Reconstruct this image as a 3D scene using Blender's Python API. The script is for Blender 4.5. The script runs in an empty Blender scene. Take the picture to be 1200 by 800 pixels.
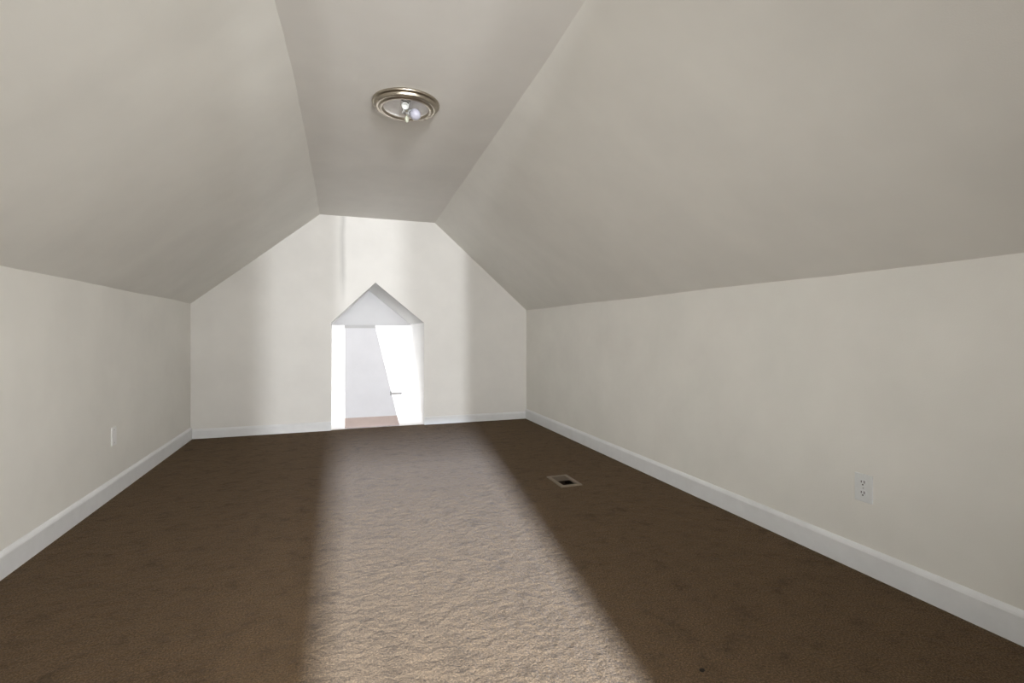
import bpy, bmesh, math, random
from mathutils import Vector, Matrix, noise

scn = bpy.context.scene
COL = scn.collection
scn.view_settings.view_transform = 'Standard'
scn.view_settings.look = 'None'

# ------------------------------------------------------------------ room measures (metres)
XL, XR = -1.396, 2.240          # knee walls
YB, YF = -0.97, 5.814           # back wall (behind the viewer) and gable wall
KL, KR = 1.371, 1.353           # knee wall heights
HC = 2.365                      # flat ceiling height
LEFT_EDGE = [(-1.0, -0.262), (1.0, -0.245), (2.12, -0.227), (2.35, -0.214), (2.72, -0.203), (3.32, -0.194), (4.26, -0.186), (5.814, -0.176)]
RIGHT_EDGE = [(-1.0, 0.80), (1.72, 0.904), (2.17, 0.930), (2.69, 0.952), (3.85, 1.000), (5.814, 1.089)]
# house-shaped passage opening
DL, DR, DS, DA, DX = -0.060, 0.959, 1.187, 1.640, 0.410
YP = 6.977                      # far end of the passage


def lerp_table(t, y):
    if y <= t[0][0]:
        return t[0][1]
    for (a, va), (b, vb) in zip(t, t[1:]):
        if y <= b:
            return va + (vb - va) * (y - a) / (b - a)
    return t[-1][1]


# ------------------------------------------------------------------ materials
def node_mat(name, base, rough=0.7, metallic=0.0, spec=0.3):
    m = bpy.data.materials.new(name)
    m.use_nodes = True
    b = m.node_tree.nodes['Principled BSDF']
    b.inputs['Base Color'].default_value = (*base, 1)
    b.inputs['Roughness'].default_value = rough
    b.inputs['Metallic'].default_value = metallic
    b.inputs['Specular IOR Level'].default_value = spec
    return m, m.node_tree.nodes, m.node_tree.links, b


def coords(n):
    return n.new('ShaderNodeTexCoord').outputs['Object']


def noise_tex(n, l, vec, scale, detail=4, rough=0.6):
    t = n.new('ShaderNodeTexNoise')
    t.inputs['Scale'].default_value = scale
    t.inputs['Detail'].default_value = detail
    t.inputs['Roughness'].default_value = rough
    l.new(vec, t.inputs['Vector'])
    return t.outputs['Fac']


def ramp(n, l, fac, stops):
    r = n.new('ShaderNodeValToRGB')
    els = r.color_ramp.elements
    els[0].position, els[0].color = stops[0][0], (*stops[0][1], 1)
    els[1].position, els[1].color = stops[-1][0], (*stops[-1][1], 1)
    for p, c in stops[1:-1]:
        e = els.new(p)
        e.color = (*c, 1)
    l.new(fac, r.inputs['Fac'])
    return r.outputs['Color']


def bump(n, l, b, height, strength, dist, normal=None):
    k = n.new('ShaderNodeBump')
    k.inputs['Strength'].default_value = strength
    k.inputs['Distance'].default_value = dist
    l.new(height, k.inputs['Height'])
    if normal is not None:
        l.new(normal, k.inputs['Normal'])
    l.new(k.outputs['Normal'], b.inputs['Normal'])
    return k.outputs['Normal']


def scale_col(c, k):
    return tuple(x * k for x in c)


def paint(name, base, seam=False, rough=0.75):
    m, n, l, b = node_mat(name, base, rough, spec=0.2)
    v = coords(n)
    f = noise_tex(n, l, v, 2.3, 3)
    c = ramp(n, l, f, [(0.3, scale_col(base, 0.965)), (0.7, scale_col(base, 1.03))])
    if seam:   # taped drywall joint running down from the ceiling, slightly stained
        sep = n.new('ShaderNodeSeparateXYZ')
        l.new(v, sep.inputs[0])
        w = noise_tex(n, l, v, 3.0, 3)

        def math_node(op, a, bb=None):
            q = n.new('ShaderNodeMath')
            q.operation = op
            q.use_clamp = False
            for i, s in enumerate((a, bb)):
                if s is None:
                    continue
                if isinstance(s, (int, float)):
                    q.inputs[i].default_value = s
                else:
                    l.new(s, q.inputs[i])
            return q.outputs[0]
        off = math_node('MULTIPLY', math_node('SUBTRACT', w, 0.5), 0.05)
        d = math_node('ABSOLUTE', math_node('SUBTRACT', math_node('ADD', sep.outputs['X'], off), 0.062))
        k = math_node('SUBTRACT', 1.0, math_node('DIVIDE', d, 0.045))
        k = math_node('MAXIMUM', k, 0.0)
        hi = math_node('MINIMUM', math_node('MAXIMUM', math_node('MULTIPLY', math_node('SUBTRACT', sep.outputs['Z'], 1.35), 2.5), 0.0), 1.0)
        k = math_node('MULTIPLY', k, hi)
        k = math_node('MULTIPLY', k, 0.75)
        mx = n.new('ShaderNodeMix')
        mx.data_type = 'RGBA'
        l.new(k, mx.inputs['Factor'])
        l.new(c, mx.inputs['A'])
        mx.inputs['B'].default_value = (*scale_col(base, 0.66), 1)
        c = mx.outputs['Result']
    l.new(c, b.inputs['Base Color'])
    h1 = noise_tex(n, l, v, 260, 2)
    h2 = noise_tex(n, l, v, 5, 2)
    nn = bump(n, l, b, h1, 0.25, 0.002)
    bump(n, l, b, h2, 0.12, 0.03, nn)
    return m


def plain(name, base, rough=0.5, metallic=0.0, spec=0.4, var=0.04, nscale=30, bmp=0.0):
    m, n, l, b = node_mat(name, base, rough, metallic, spec)
    v = coords(n)
    f = noise_tex(n, l, v, nscale, 4)
    c = ramp(n, l, f, [(0.3, scale_col(base, 1 - var)), (0.7, scale_col(base, 1 + var))])
    l.new(c, b.inputs['Base Color'])
    if bmp:
        bump(n, l, b, f, bmp, 0.002)
    return m


def carpet_mat():
    base = (0.118, 0.077, 0.042)
    m, n, l, b = node_mat('brown_carpet', base, 0.95, spec=0.05)
    v = coords(n)
    fine = noise_tex(n, l, v, 150, 4, 0.8)
    mid = noise_tex(n, l, v, 9, 6, 0.75)
    c1 = ramp(n, l, fine, [(0.34, scale_col(base, 0.42)), (0.5, base), (0.66, scale_col(base, 1.75))])
    c2 = ramp(n, l, mid, [(0.34, (0.66, 0.65, 0.64)), (0.46, (0.98, 0.98, 0.98)), (0.7, (1.12, 1.11, 1.10))])
    mx = n.new('ShaderNodeMix')
    mx.data_type = 'RGBA'
    mx.blend_type = 'MULTIPLY'
    mx.inputs['Factor'].default_value = 1.0
    l.new(c1, mx.inputs['A'])
    l.new(c2, mx.inputs['B'])
    l.new(mx.outputs['Result'], b.inputs['Base Color'])
    lump = noise_tex(n, l, v, 23, 4, 0.6)
    n1 = bump(n, l, b, lump, 0.65, 0.038)
    bump(n, l, b, fine, 0.7, 0.007, n1)
    b.inputs['Sheen Weight'].default_value = 0.06
    b.inputs['Sheen Roughness'].default_value = 0.45
    b.inputs['Sheen Tint'].default_value = (0.95, 0.92, 0.90, 1)
    return m


M = {}
WALL = (0.79, 0.775, 0.73)
M['wall'] = paint('cream_wall_paint', WALL)
M['gable'] = paint('cream_gable_paint', (0.79, 0.775, 0.745), seam=True)
M['slope'] = paint('cream_ceiling_paint', (0.755, 0.74, 0.695))
M['ceil'] = paint('flat_ceiling_paint', (0.725, 0.705, 0.67))
M['trim'] = plain('white_trim_gloss', (0.79, 0.80, 0.81), 0.38, var=0.03, nscale=12)
M['carpet'] = carpet_mat()
M['white_hall'] = paint('bright_white_paint', (0.90, 0.895, 0.89))
M['white_floor'] = plain('pale_passage_floor', (0.88, 0.86, 0.85), 0.6, nscale=8)
M['passage'] = paint('white_passage_paint', (0.90, 0.90, 0.895))
M['soffit'] = paint('shaded_soffit_paint', (0.45, 0.45, 0.44))  # darker copy of the passage paint, soffit shade put into the colour
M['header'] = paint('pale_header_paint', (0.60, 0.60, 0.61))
M['leaf'] = plain('grey_white_door_paint', (0.68, 0.68, 0.715), 0.5, nscale=4, var=0.03)
M['leaf_bounce'] = plain('pinkish_bounce_tint', (0.50, 0.40, 0.365), 0.6, nscale=9, var=0.05)  # carpet bounce light painted as a pinkish tone
M['leaf_shade'] = plain('grey_shade_strip', (0.50, 0.50, 0.51), 0.6, nscale=9)  # shadow under the header painted as a darker grey
M['steel'] = plain('dull_steel', (0.45, 0.44, 0.43), 0.35, 1.0)
M['nickel'] = plain('brushed_nickel', (0.43, 0.385, 0.315), 0.30, 1.0, var=0.08, nscale=60)
M['pan'] = plain('white_enamel_pan', (0.72, 0.70, 0.68), 0.4, nscale=14, var=0.10)
M['porcelain'] = plain('white_porcelain', (0.52, 0.53, 0.51), 0.3)
M['cap'] = plain('pale_green_glass_cap', (0.46, 0.47, 0.38), 0.2, var=0.1)
M['bulb'] = plain('frosted_bulb_glass', (0.40, 0.40, 0.47), 0.3, var=0.02)
M['brass'] = plain('aged_brass', (0.55, 0.50, 0.36), 0.35, 1.0)
M['plate'] = plain('white_plastic_plate', (0.74, 0.755, 0.75), 0.4, var=0.02)
M['plate_bright'] = plain('glossy_white_plate', (0.82, 0.82, 0.81), 0.35, var=0.02)
M['handle'] = plain('grey_handle_paint', (0.42, 0.42, 0.425), 0.8, spec=0.1)
M['slot'] = plain('dark_slot', (0.03, 0.03, 0.03), 0.8)
M['vent'] = plain('tan_metal_register', (0.21, 0.165, 0.12), 0.5, 0.2, nscale=20)
M['flap'] = plain('brown_register_louvre', (0.125, 0.093, 0.062), 0.6, 0.2, nscale=20)
M['duct'] = plain('dark_duct', (0.05, 0.033, 0.02), 0.9)
M['speck'] = plain('dark_debris', (0.014, 0.010, 0.006), 0.9)


# ------------------------------------------------------------------ mesh helpers
def link(name, bm, mat, parent=None, smooth=False, loc=None):
    bmesh.ops.recalc_face_normals(bm, faces=bm.faces)
    me = bpy.data.meshes.new(name)
    bm.to_mesh(me)
    bm.free()
    for m in (mat if isinstance(mat, (list, tuple)) else [mat]):
        me.materials.append(m)
    if smooth:
        for p in me.polygons:
            p.use_smooth = True
    o = bpy.data.objects.new(name, me)
    COL.objects.link(o)
    if parent:
        o.parent = parent
    if loc:
        o.location = loc
    return o


def struct(name, bm, mat, smooth=False):
    o = link(name, bm, mat, None, smooth)
    o['kind'] = 'structure'
    return o


def thing(name, label, cat, loc, rot=(0, 0, 0), group=None):
    o = bpy.data.objects.new(name, None)
    COL.objects.link(o)
    o.location = loc
    o.rotation_euler = rot
    o.empty_display_size = 0.1
    o['label'] = label
    o['category'] = cat
    if group:
        o['group'] = group
    return o


def add_box(bm, x0, x1, y0, y1, z0, z1, bev=0.0, seg=2):
    r = bmesh.ops.create_cube(bm, size=1.0)
    vs = r['verts']
    for v in vs:
        v.co = Vector(((x0 + x1) / 2 + v.co.x * (x1 - x0), (y0 + y1) / 2 + v.co.y * (y1 - y0), (z0 + z1) / 2 + v.co.z * (z1 - z0)))
    if bev:
        es = list({e for v in vs for e in v.link_edges})
        bmesh.ops.bevel(bm, geom=es, offset=bev, segments=seg, affect='EDGES', profile=0.5)


def box(x0, x1, y0, y1, z0, z1, bev=0.0):
    bm = bmesh.new()
    add_box(bm, x0, x1, y0, y1, z0, z1, bev)
    return bm


def face(bm, pts):
    return bm.faces.new([bm.verts.new(p) for p in pts])


def add_lathe(bm, prof, n=64, M4=None, close=False):
    rings = []
    for r, z in prof:
        if r < 1e-6:
            rings.append([bm.verts.new((0, 0, z))])
        else:
            rings.append([bm.verts.new((r * math.cos(2 * math.pi * k / n), r * math.sin(2 * math.pi * k / n), z)) for k in range(n)])
    for a, b in zip(rings, rings[1:]):
        for k in range(n):
            j = (k + 1) % n
            if len(a) == 1 and len(b) == 1:
                continue
            if len(a) == 1:
                bm.faces.new((a[0], b[k], b[j]))
            elif len(b) == 1:
                bm.faces.new((a[k], b[0], a[j]))
            else:
                bm.faces.new((a[k], b[k], b[j], a[j]))
    if M4 is not None:
        bmesh.ops.transform(bm, matrix=M4, verts=[v for rg in rings for v in rg])


def lathe(prof, n=64, M4=None):
    bm = bmesh.new()
    add_lathe(bm, prof, n, M4)
    return bm


def grid(p, nu, nv):
    """p(u, v) -> point, u, v in 0..1"""
    bm = bmesh.new()
    vs = [[bm.verts.new(p(i / nu, j / nv)) for j in range(nv + 1)] for i in range(nu + 1)]
    for i in range(nu):
        for j in range(nv):
            bm.faces.new((vs[i][j], vs[i + 1][j], vs[i + 1][j + 1], vs[i][j + 1]))
    return bm


# ------------------------------------------------------------------ room shell
def wob(y, s, a):
    return a * noise.noise(Vector((y * 1.7, s, 0.3))) + 0.4 * a * noise.noise(Vector((y * 6.0, s, 4.3)))


def yof(t):
    return YB + (YF - YB) * t


def eave_l(y):
    return Vector((XL, y, KL + wob(y, 1, 0.006)))


def eave_r(y):
    return Vector((XR, y, KR + wob(y, 2, 0.006)))


def zc_at(y):
    k = 2.72
    return HC - 0.012 * max(0.0, 1 - (k - y) / 1.9) if y < k else HC - 0.012 * max(0.0, 1 - (y - k) / 2.0)


def ridge_l(y):
    return Vector((lerp_table(LEFT_EDGE, y) + wob(y, 3, 0.006), y, zc_at(y)))


def ridge_r(y):
    return Vector((lerp_table(RIGHT_EDGE, y) + wob(y, 4, 0.006), y, zc_at(y)))


# floor with the register opening left clear
VX0, VX1, VY0, VY1 = 1.468, 1.632, 3.136, 3.398
bm = bmesh.new()
hx0, hx1, hy0, hy1 = VX0 + .02, VX1 - .02, VY0 + .02, VY1 - .02
xs = [XL, hx0, hx1, XR]
ys = [YB - 0.02, hy0, hy1, YF + 0.022]
for i in range(3):
    for j in range(3):
        if i == 1 and j == 1:
            continue
        face(bm, [(xs[i], ys[j], 0), (xs[i + 1], ys[j], 0), (xs[i + 1], ys[j + 1], 0), (xs[i], ys[j + 1], 0)])
bmesh.ops.remove_doubles(bm, verts=bm.verts, dist=1e-5)
struct('floor', bm, M['carpet'])

struct('wall_left', grid(lambda u, v: Vector((XL, yof(u), 0)).lerp(eave_l(yof(u)), v), 80, 4), M['wall'])
struct('wall_right', grid(lambda u, v: Vector((XR, yof(u), 0)).lerp(eave_r(yof(u)), v), 80, 4), M['wall'])
struct('ceiling_left', grid(lambda u, v: eave_l(yof(u)).lerp(ridge_l(yof(u)), v), 80, 8), M['slope'])
struct('ceiling_right', grid(lambda u, v: eave_r(yof(u)).lerp(ridge_r(yof(u)), v), 80, 8), M['slope'])
struct('ceiling', grid(lambda u, v: ridge_l(yof(u)).lerp(ridge_r(yof(u)), v), 80, 6), M['ceil'])

# gable wall with the house-shaped opening
bm = bmesh.new()
el, er, rl, rr = eave_l(YF), eave_r(YF), ridge_l(YF), ridge_r(YF)
face(bm, [(XL, YF, 0), (DL, YF, 0), (DL, YF, DS), (DX, YF, DA), (DX, YF, HC), tuple(rl), tuple(el)])
face(bm, [(XR, YF, 0), (DR, YF, 0), (DR, YF, DS), (DX, YF, DA), (DX, YF, HC), tuple(rr), tuple(er)])
bmesh.ops.remove_doubles(bm, verts=bm.verts, dist=1e-5)
bmesh.ops.triangulate(bm, faces=bm.faces)
struct('wall_front', bm, M['gable'])

# lining of the passage
bm = bmesh.new()
loop = [(DL, 0), (DL, DS), (DX, DA), (DR, DS), (DR, 0)]
for (xa, za), (xb, zb) in ((loop[0], loop[1]), (loop[3], loop[4])):
    face(bm, [(xa, YF, za), (xb, YF, zb), (xb, YP, zb), (xa, YP, za)])
bmesh.ops.remove_doubles(bm, verts=bm.verts, dist=1e-5)
struct('wall_passage', bm, M['passage'])
bm = bmesh.new()
for (xa, za), (xb, zb) in zip(loop[1:], loop[2:4]):
    face(bm, [(xa, YF, za), (xb, YF, zb), (xb, YP, zb), (xa, YP, za)])
bmesh.ops.remove_doubles(bm, verts=bm.verts, dist=1e-5)
struct('ceiling_passage', bm, M['soffit'])

# bright room beyond the passage
HX0, HX1, HY1, HH = -1.5, 2.4, 9.6, 2.5
OT = 1.168
struct('floor.001', grid(lambda u, v: Vector((DL + (DR - DL) * u, YF + 0.022 + (YP - YF - 0.022) * v, 0)), 2, 2), M['white_floor'])
bm = bmesh.new()
face(bm, [(HX0, YP, 0), (HX1, YP, 0), (HX1, HY1, 0), (HX0, HY1, 0)])
struct('floor.002', bm, M['white_floor'])
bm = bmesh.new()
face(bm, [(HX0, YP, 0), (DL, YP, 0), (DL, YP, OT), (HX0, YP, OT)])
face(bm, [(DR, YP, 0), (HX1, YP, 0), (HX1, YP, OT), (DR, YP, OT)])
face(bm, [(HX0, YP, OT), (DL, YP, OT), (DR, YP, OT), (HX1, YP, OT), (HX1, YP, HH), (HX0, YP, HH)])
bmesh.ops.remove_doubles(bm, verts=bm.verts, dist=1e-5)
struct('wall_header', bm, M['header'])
bm = bmesh.new()
face(bm, [(HX0, YP, 0), (HX0, HY1, 0), (HX0, HY1, HH), (HX0, YP, HH)])
face(bm, [(HX1, YP, 0), (HX1, HY1, 0), (HX1, HY1, HH), (HX1, YP, HH)])
face(bm, [(HX0, HY1, 0), (HX1, HY1, 0), (HX1, HY1, HH), (HX0, HY1, HH)])
bmesh.ops.remove_doubles(bm, verts=bm.verts, dist=1e-5)
struct('wall_beyond', bm, M['white_hall'])
bm = bmesh.new()
face(bm, [(HX0, YP, HH), (HX1, YP, HH), (HX1, HY1, HH), (HX0, HY1, HH)])
struct('ceiling_beyond', bm, M['white_hall'])

# slanted door leaf standing in the passage (one slanted edge, lever handle on that edge)
d0, d1 = 5.872, 5.900
TOP = 1.160


def slab(pts, y0, y1):
    b = bmesh.new()
    lo = [b.verts.new((x, y0, z)) for x, z in pts]
    hi = [b.verts.new((x, y1, z)) for x, z in pts]
    b.faces.new(lo)
    b.faces.new(hi)
    for i in range(len(pts)):
        j = (i + 1) % len(pts)
        b.faces.new((lo[i], lo[j], hi[j], hi[i]))
    return b


def xs_at(z):
    return 0.414 + (0.684 - 0.414) * (1 - z / 1.14)


door = struct('door_1', slab([(0.082, 0.004), (xs_at(0.004), 0.004), (xs_at(TOP), TOP), (0.082, TOP)], d0, d1), M['leaf'])
link('bounce_strip', slab([(0.082, 0.004), (xs_at(0.004), 0.004), (xs_at(0.115), 0.115), (0.082, 0.115)], d0 - 0.006, d0 + 0.001), M['leaf_bounce'], door)  # thin strip painted as warm bounce from the carpet, not a board
link('top_shade_strip', slab([(0.078, TOP - 0.035), (xs_at(TOP - 0.035), TOP - 0.035), (xs_at(TOP), TOP), (0.078, TOP)], d0 - 0.008, d0 + 0.001), M['leaf_shade'], door)  # thin strip painted as the header's shadow, not a rail
bm = bmesh.new()
add_box(bm, 0.578, 0.594, d0 - 0.012, d0, 0.350, 0.400, 0.004)
add_box(bm, 0.580, 0.593, d0 - 0.045, d0 - 0.008, 0.368, 0.382, 0.004)
add_box(bm, 0.580, 0.705, d0 - 0.056, d0 - 0.04, 0.365, 0.385, 0.006)
link('door_handle', bm, M['handle'], door)

# back wall behind the viewer, with the doorway the daylight comes through
BX0, BX1, BTOP = -0.10, 0.583, 2.135
bm = bmesh.new()
el, er, rl, rr = eave_l(YB), eave_r(YB), ridge_l(YB), ridge_r(YB)
zb = el.z + (rl.z - el.z) * (BX0 - el.x) / (rl.x - el.x) if BX0 < rl.x else HC
face(bm, [(XL, YB, 0), (BX0, YB, 0), (BX0, YB, BTOP), (BX0, YB, HC), tuple(rl), tuple(el)])
face(bm, [(XR, YB, 0), (BX1, YB, 0), (BX1, YB, BTOP), (BX1, YB, HC), tuple(rr), tuple(er)])
face(bm, [(BX0, YB, BTOP), (BX1, YB, BTOP), (BX1, YB, HC), (BX0, YB, HC)])
bmesh.ops.remove_doubles(bm, verts=bm.verts, dist=1e-5)
bmesh.ops.triangulate(bm, faces=bm.faces)
struct('wall_back', bm, M['wall'])


# ------------------------------------------------------------------ baseboards: profile swept along a straight run
def baseboard(name, a, b, inward, h):
    """a, b floor points on the wall line; inward = unit vector into the room"""
    a, b, n = Vector((*a, 0)), Vector((*b, 0)), Vector((*inward, 0))
    prof = [(0, 0), (0.017, 0), (0.017, h - 0.021), (0.014, h - 0.013), (0.008, h - 0.005), (0.004, h - 0.001), (0, h)]
    bm = bmesh.new()
    ends = []
    for p in (a, b):
        ends.append([bm.verts.new(p + n * d + Vector((0, 0, z))) for d, z in prof])
    k = len(prof)
    for i in range(k):
        j = (i + 1) % k
        bm.faces.new((ends[0][i], ends[0][j], ends[1][j], ends[1][i]))
    bm.faces.new(ends[0])
    bm.faces.new(ends[1])
    return struct(name, bm, M['trim'])


baseboard('baseboard_left', (XL, YB), (XL, YF), (1, 0), 0.118)
baseboard('baseboard_right', (XR, YB), (XR, YF), (-1, 0), 0.118)
baseboard('baseboard_front', (XL + .014, YF), (DL - 0.002, YF), (0, -1), 0.098)
baseboard('baseboard_front.001', (DR + 0.002, YF), (XR - .014, YF), (0, -1), 0.090)

# ------------------------------------------------------------------ ceiling light without its shade
R = 0.184
lamp = thing('ceiling_light', 'round brushed nickel flush ceiling light missing its shade, bare bulb showing', 'ceiling light', (0.362, 2.800, HC - 0.0125))
rim = [(R * 0.97, 0), (R * 0.995, -0.002), (R, -0.006), (R * 0.998, -0.011), (R * 0.985, -0.0145), (R * 0.955, -0.0155), (R * 0.93, -0.0165), (R * 0.918, -0.0195), (R * 0.912, -0.026), (R * 0.90, -0.0315),
       (R * 0.875, -0.0345), (R * 0.845, -0.035), (R * 0.825, -0.0335), (R * 0.81, -0.0345), (R * 0.795, -0.038), (R * 0.76, -0.0405), (R * 0.72, -0.0405), (R * 0.69, -0.039), (R * 0.672, -0.035), (R * 0.668, -0.020)]
link('rim', lathe(rim, 96), M['nickel'], lamp, True)
link('pan', lathe([(R * 0.675, -0.030), (R * 0.65, -0.025), (R * 0.58, -0.021), (R * 0.2, -0.020), (0, -0.020)], 72), M['pan'], lamp, True)


def aim(origin, direction):
    d = Vector(direction).normalized()
    return Matrix.Translation(origin) @ d.to_track_quat('Z', 'Y').to_matrix().to_4x4()


# lampholders stand on the pan each side of the stem
def lampholder(org, direc):
    return lathe([(0, 0), (0.019, 0), (0.0195, 0.004), (0.017, 0.010), (0.0165, 0.034), (0.019, 0.037), (0.019, 0.042), (0.015, 0.043), (0.0135, 0.03), (0, 0.03)], 32, aim(org, direc))


socket1 = link('lampholder', lampholder((-0.013, -0.044, -0.030), (-0.05, -0.80, -0.50)), M['porcelain'], lamp, True)
bm = bmesh.new()
add_box(bm, -0.034, 0.006, -0.092, -0.084, -0.030, -0.022, 0.001)
add_box(bm, -0.036, -0.029, -0.092, -0.050, -0.040, -0.022, 0.001)
add_box(bm, 0.002, 0.009, -0.092, -0.050, -0.040, -0.022, 0.001)
link('spring_clip', bm, M['steel'], socket1)
socket2 = link('lampholder', lampholder((0.019, 0.050, -0.024), (0.28, -0.80, -0.50)), M['porcelain'], lamp, True)
bulb = [(0, -0.004), (0.012, -0.002), (0.0125, 0.012), (0.015, 0.020), (0.024, 0.034), (0.0295, 0.048), (0.030, 0.060), (0.027, 0.073), (0.019, 0.083), (0.008, 0.088), (0, 0.0885)]
link('light_bulb', lathe(bulb, 40, aim((0.030, 0.020, -0.038), (0.28, -0.80, -0.50))), M['bulb'], lamp, True)
stem = link('threaded_stem', lathe([(0, 0), (0.0055, 0)] + [(0.0055 if i % 2 else 0.0042, -0.004 * i) for i in range(1, 16)] + [(0, -0.062)], 20, Matrix.Translation((0.008, 0.030, -0.020))), M['brass'], lamp, True)
link('lock_nut', lathe([(0, -0.040), (0.013, -0.040), (0.013, -0.048), (0.010, -0.052), (0, -0.052)], 6, Matrix.Translation((0.008, 0.030, 0))), M['steel'], stem)
link('end_cap', lathe([(0, -0.062), (0.008, -0.062), (0.011, -0.068), (0.011, -0.082), (0.008, -0.090), (0.003, -0.095), (0, -0.0955)], 24, Matrix.Translation((0.008, 0.030, 0))), M['cap'], stem, True)
# mounting bar across the pan
link('mounting_bar', box(-0.016, 0.016, -0.080, 0.080, -0.025, -0.020, 0.001), M['steel'], lamp)
for s in (-1, 1):
    link('screw', lathe([(0, -0.0305), (0.004, -0.0300), (0.006, -0.027), (0.006, -0.024), (0, -0.024)], 16, Matrix.Translation((0.0, s * 0.074, 0))), M['steel'], lamp, True)

# ------------------------------------------------------------------ duplex outlets (plate lies in local XZ, faces local -Y)
def duplex(name, label, loc, rz, group=None):
    t = thing(name, label, 'electrical outlet', loc, (0, 0, rz), group)
    bm = bmesh.new()
    add_box(bm, -0.040, 0.040, -0.007, 0.0, -0.063, 0.063, 0.003)
    link('cover_plate', bm, M['plate'], t)
    for s in (1, -1):
        zc = s * 0.0235
        bm = bmesh.new()
        pts = []
        for k in range(32):
            a = 2 * math.pi * k / 32
            pts.append((0.0180 * math.cos(a), max(-0.0135, min(0.0135, 0.0180 * math.sin(a)))))
        a_ = [bm.verts.new((x, -0.0066, zc + z)) for x, z in pts]
        b_ = [bm.verts.new((x, -0.0094, zc + z)) for x, z in pts]
        bm.faces.new(a_)
        bm.faces.new(b_)
        for k in range(32):
            j = (k + 1) % 32
            bm.faces.new((a_[k], a_[j], b_[j], b_[k]))
        bmesh.ops.remove_doubles(bm, verts=bm.verts, dist=1e-6)
        r = link('receptacle', bm, M['plate'], t)
        for x, hh in ((-0.0068, 0.0048), (0.0068, 0.0058)):
            link('slot', box(x - 0.0017, x + 0.0017, -0.0099, -0.0092, zc + 0.004 - hh, zc + 0.004 + hh), M['slot'], r)
        link('slot', lathe([(0, 0), (0.0032, 0), (0.0032, 0.0007), (0, 0.0007)], 16, Matrix.Translation((0, -0.0092, zc - 0.0085)) @ Matrix.Rotation(math.pi / 2, 4, 'X')), M['slot'], r)
    link('screw', lathe([(0, 0.0), (0.0034, 0.0), (0.0028, 0.0012), (0, 0.0016)], 16, Matrix.Translation((0, -0.0069, 0)) @ Matrix.Rotation(math.pi / 2, 4, 'X')), M['steel'], t)
    return t


duplex('electrical_outlet', 'white duplex outlet with dark slots on right knee wall above baseboard', (XR, 1.583, 0.379), -math.pi / 2)
plate = thing('wall_plate', 'white wall plate seen nearly edge-on low on left knee wall', 'wall plate', (XL, 3.970, 0.392), (0, 0, math.pi / 2))
link('cover_plate', box(-0.036, 0.036, -0.008, 0.0, -0.060, 0.060, 0.003), M['plate_bright'], plate)
for s in (-1, 1):
    link('screw', lathe([(0, 0.0), (0.0034, 0.0), (0.0028, 0.0012), (0, 0.0016)], 16, Matrix.Translation((0, -0.0079, s * 0.042)) @ Matrix.Rotation(math.pi / 2, 4, 'X')), M['steel'], plate)

# ------------------------------------------------------------------ floor register
cx, cy = (VX0 + VX1) / 2, (VY0 + VY1) / 2
reg = thing('floor_register', 'small tan metal floor register set in brown carpet, near end open', 'floor vent', (cx, cy, 0.0))
w, d = (VX1 - VX0) / 2, (VY1 - VY0) / 2
iw, id_ = w - 0.028, d - 0.028
bm = bmesh.new()
outer = [(-w, -d), (w, -d), (w, d), (-w, d)]
inner = [(-iw, -id_), (iw, -id_), (iw, id_), (-iw, id_)]
lev = []
for pts, z in ((outer, 0.001), ([(x * 0.985, y * 0.99) for x, y in outer], 0.008), ([(x * 1.05, y * 1.03) for x, y in inner], 0.009), (inner, 0.006), (inner, -0.03)):
    lev.append([bm.verts.new((x, y, z)) for x, y in pts])
for a, b in zip(lev, lev[1:]):
    for k in range(4):
        j = (k + 1) % 4
        bm.faces.new((a[k], a[j], b[j], b[k]))
link('frame', bm, M['vent'], reg)
bm = bmesh.new()   # duct boot under the register
bx = [(-iw, -id_), (iw, -id_), (iw, id_), (-iw, id_)]
t0 = [bm.verts.new((x, y, -0.005)) for x, y in bx]
t1 = [bm.verts.new((x, y, -0.12)) for x, y in bx]
bm.faces.new(t1)
for k in range(4):
    j = (k + 1) % 4
    bm.faces.new((t0[k], t0[j], t1[j], t1[k]))
link('duct', bm, M['duct'], reg)
# louvres over the far part, the near part stands open
n = 7
for k in range(n):
    y0 = -id_ * 0.02 + (id_ * 1.02) * k / n
    bm = bmesh.new()
    add_box(bm, -iw, iw, -0.0085, 0.0085, -0.0008, 0.0008)
    bmesh.ops.transform(bm, matrix=Matrix.Translation((0, y0 + 0.007, 0.005)) @ Matrix.Rotation(math.radians(-8), 4, 'X'), verts=bm.verts)
    link('louvre', bm, M['flap'], reg)
link('damper_lever', box(-0.004, 0.004, -0.008, 0.008, 0.003, 0.011, 0.001), M['vent'], reg).location = (iw * 0.8, id_ * 0.05, 0)

# ------------------------------------------------------------------ crumb of debris on the carpet
bm = bmesh.new()
bmesh.ops.create_icosphere(bm, subdivisions=3, radius=1.0)
for v in bm.verts:
    k = 1 + 0.35 * noise.noise(v.co * 1.6 + Vector((3, 1, 7)))
    v.co = Vector((v.co.x * 0.0095 * k, v.co.y * 0.0075 * k, v.co.z * 0.004 * k + 0.003))
o = link('debris', bm, M['speck'], None, True, (1.098, 1.292, 0))
o['label'] = 'tiny dark crumb of debris lying on the shaded carpet, right foreground'
o['category'] = 'debris'


# ------------------------------------------------------------------ light
def area(name, loc, target, sx, sy, power, color=(1, 1, 1), spread=180):
    L = bpy.data.lights.new(name, 'AREA')
    L.shape = 'RECTANGLE'
    L.size, L.size_y = sx, sy
    L.energy = power
    L.color = color
    L.spread = math.radians(spread)
    o = bpy.data.objects.new(name, L)
    COL.objects.link(o)
    o.location = loc
    o.rotation_euler = (Vector(target) - Vector(loc)).to_track_quat('-Z', 'Y').to_euler()
    return o


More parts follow.
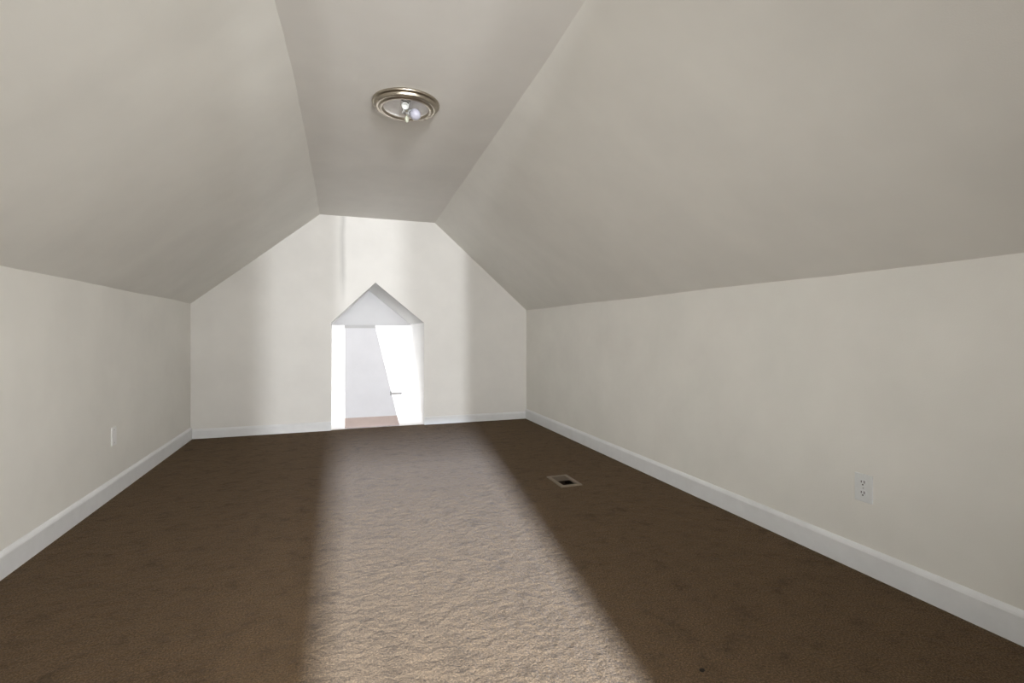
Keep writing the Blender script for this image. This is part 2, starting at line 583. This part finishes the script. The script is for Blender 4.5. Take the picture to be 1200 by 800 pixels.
COOL = (0.95, 0.97, 1.0)
area('stair_window_high', (-0.2, -7.0, 4.35), (0.4, 2.5, 0.5), 0.28, 0.7, 6000, (0.77, 0.95, 1.28))
area('stair_window_low', (-0.2, -7.0, 1.35), (0.4, 3.0, 1.4), 0.13, 1.0, 460, COOL)
area('added_side_beam', (0.46, -7.0, 1.35), (0.2, 3.0, 1.4), 0.24, 0.8, 440, COOL)  # added lamp, carries the gable light band further left
WARM = (1.0, 0.99, 0.965)
area('landing_fill_far', (0.42, YB + 0.05, 1.35), (0.42, 5, 1.3), 2.4, 1.5, 13.5, WARM, 75)
area('landing_fill_high', (0.42, YB + 0.05, 2.0), (0.42, 5.0, 0.9), 1.0, 0.5, 5, WARM)
area('landing_fill_right', (1.8, YB + 0.05, 1.0), (-1.2, 4.0, 1.2), 0.8, 1.2, 6, WARM)
area('landing_fill_to_left_wall', (1.7, YB + 0.05, 1.2), (XL, 2.6, 0.9), 0.8, 1.0, 22, WARM, 70)
area('landing_fill_to_right_wall', (-0.9, YB + 0.05, 1.0), (XR, 3.9, 0.8), 0.8, 1.0, 18, WARM, 70)
area('landing_fill_to_ceiling', (0.4, YB + 0.05, 0.5), (0.4, 3.6, 2.36), 1.4, 0.6, 1.5, WARM, 60)
area('landing_fill_to_floor', (0.2, YB + 0.05, 2.0), (-0.6, 1.2, 0.0), 1.0, 0.3, 4, WARM, 60)
area('hall_fill', (0.45, 8.4, HH - 0.04), (0.45, 8.3, 0), 2.6, 1.8, 80, (1, 1, 1))  # added lamp that blows out the room beyond, no fixture there
area('passage_floor_fill', (0.45, 7.75, 2.2), (0.45, 6.0, 0.0), 1.6, 0.25, 24, (1, 1, 1), 70)  # added strip lamp brightening the passage floor and jamb, no window there

w = bpy.data.worlds.new('world')
scn.world = w
w.use_nodes = True
w.node_tree.nodes['Background'].inputs['Color'].default_value = (0.9, 0.95, 1.0, 1)
w.node_tree.nodes['Background'].inputs['Strength'].default_value = 0.15

# ------------------------------------------------------------------ camera
cam = bpy.data.cameras.new('camera')
cam.sensor_width = 36
cam.lens = 36 * 582 / 1200
cam.shift_y = -11 / 1200
cam.clip_start = 0.02
co = bpy.data.objects.new('camera', cam)
COL.objects.link(co)
co.location = (0, 0, 1.08)
co.rotation_euler = (math.pi / 2, 0, -math.atan(205 / 582))
scn.camera = co
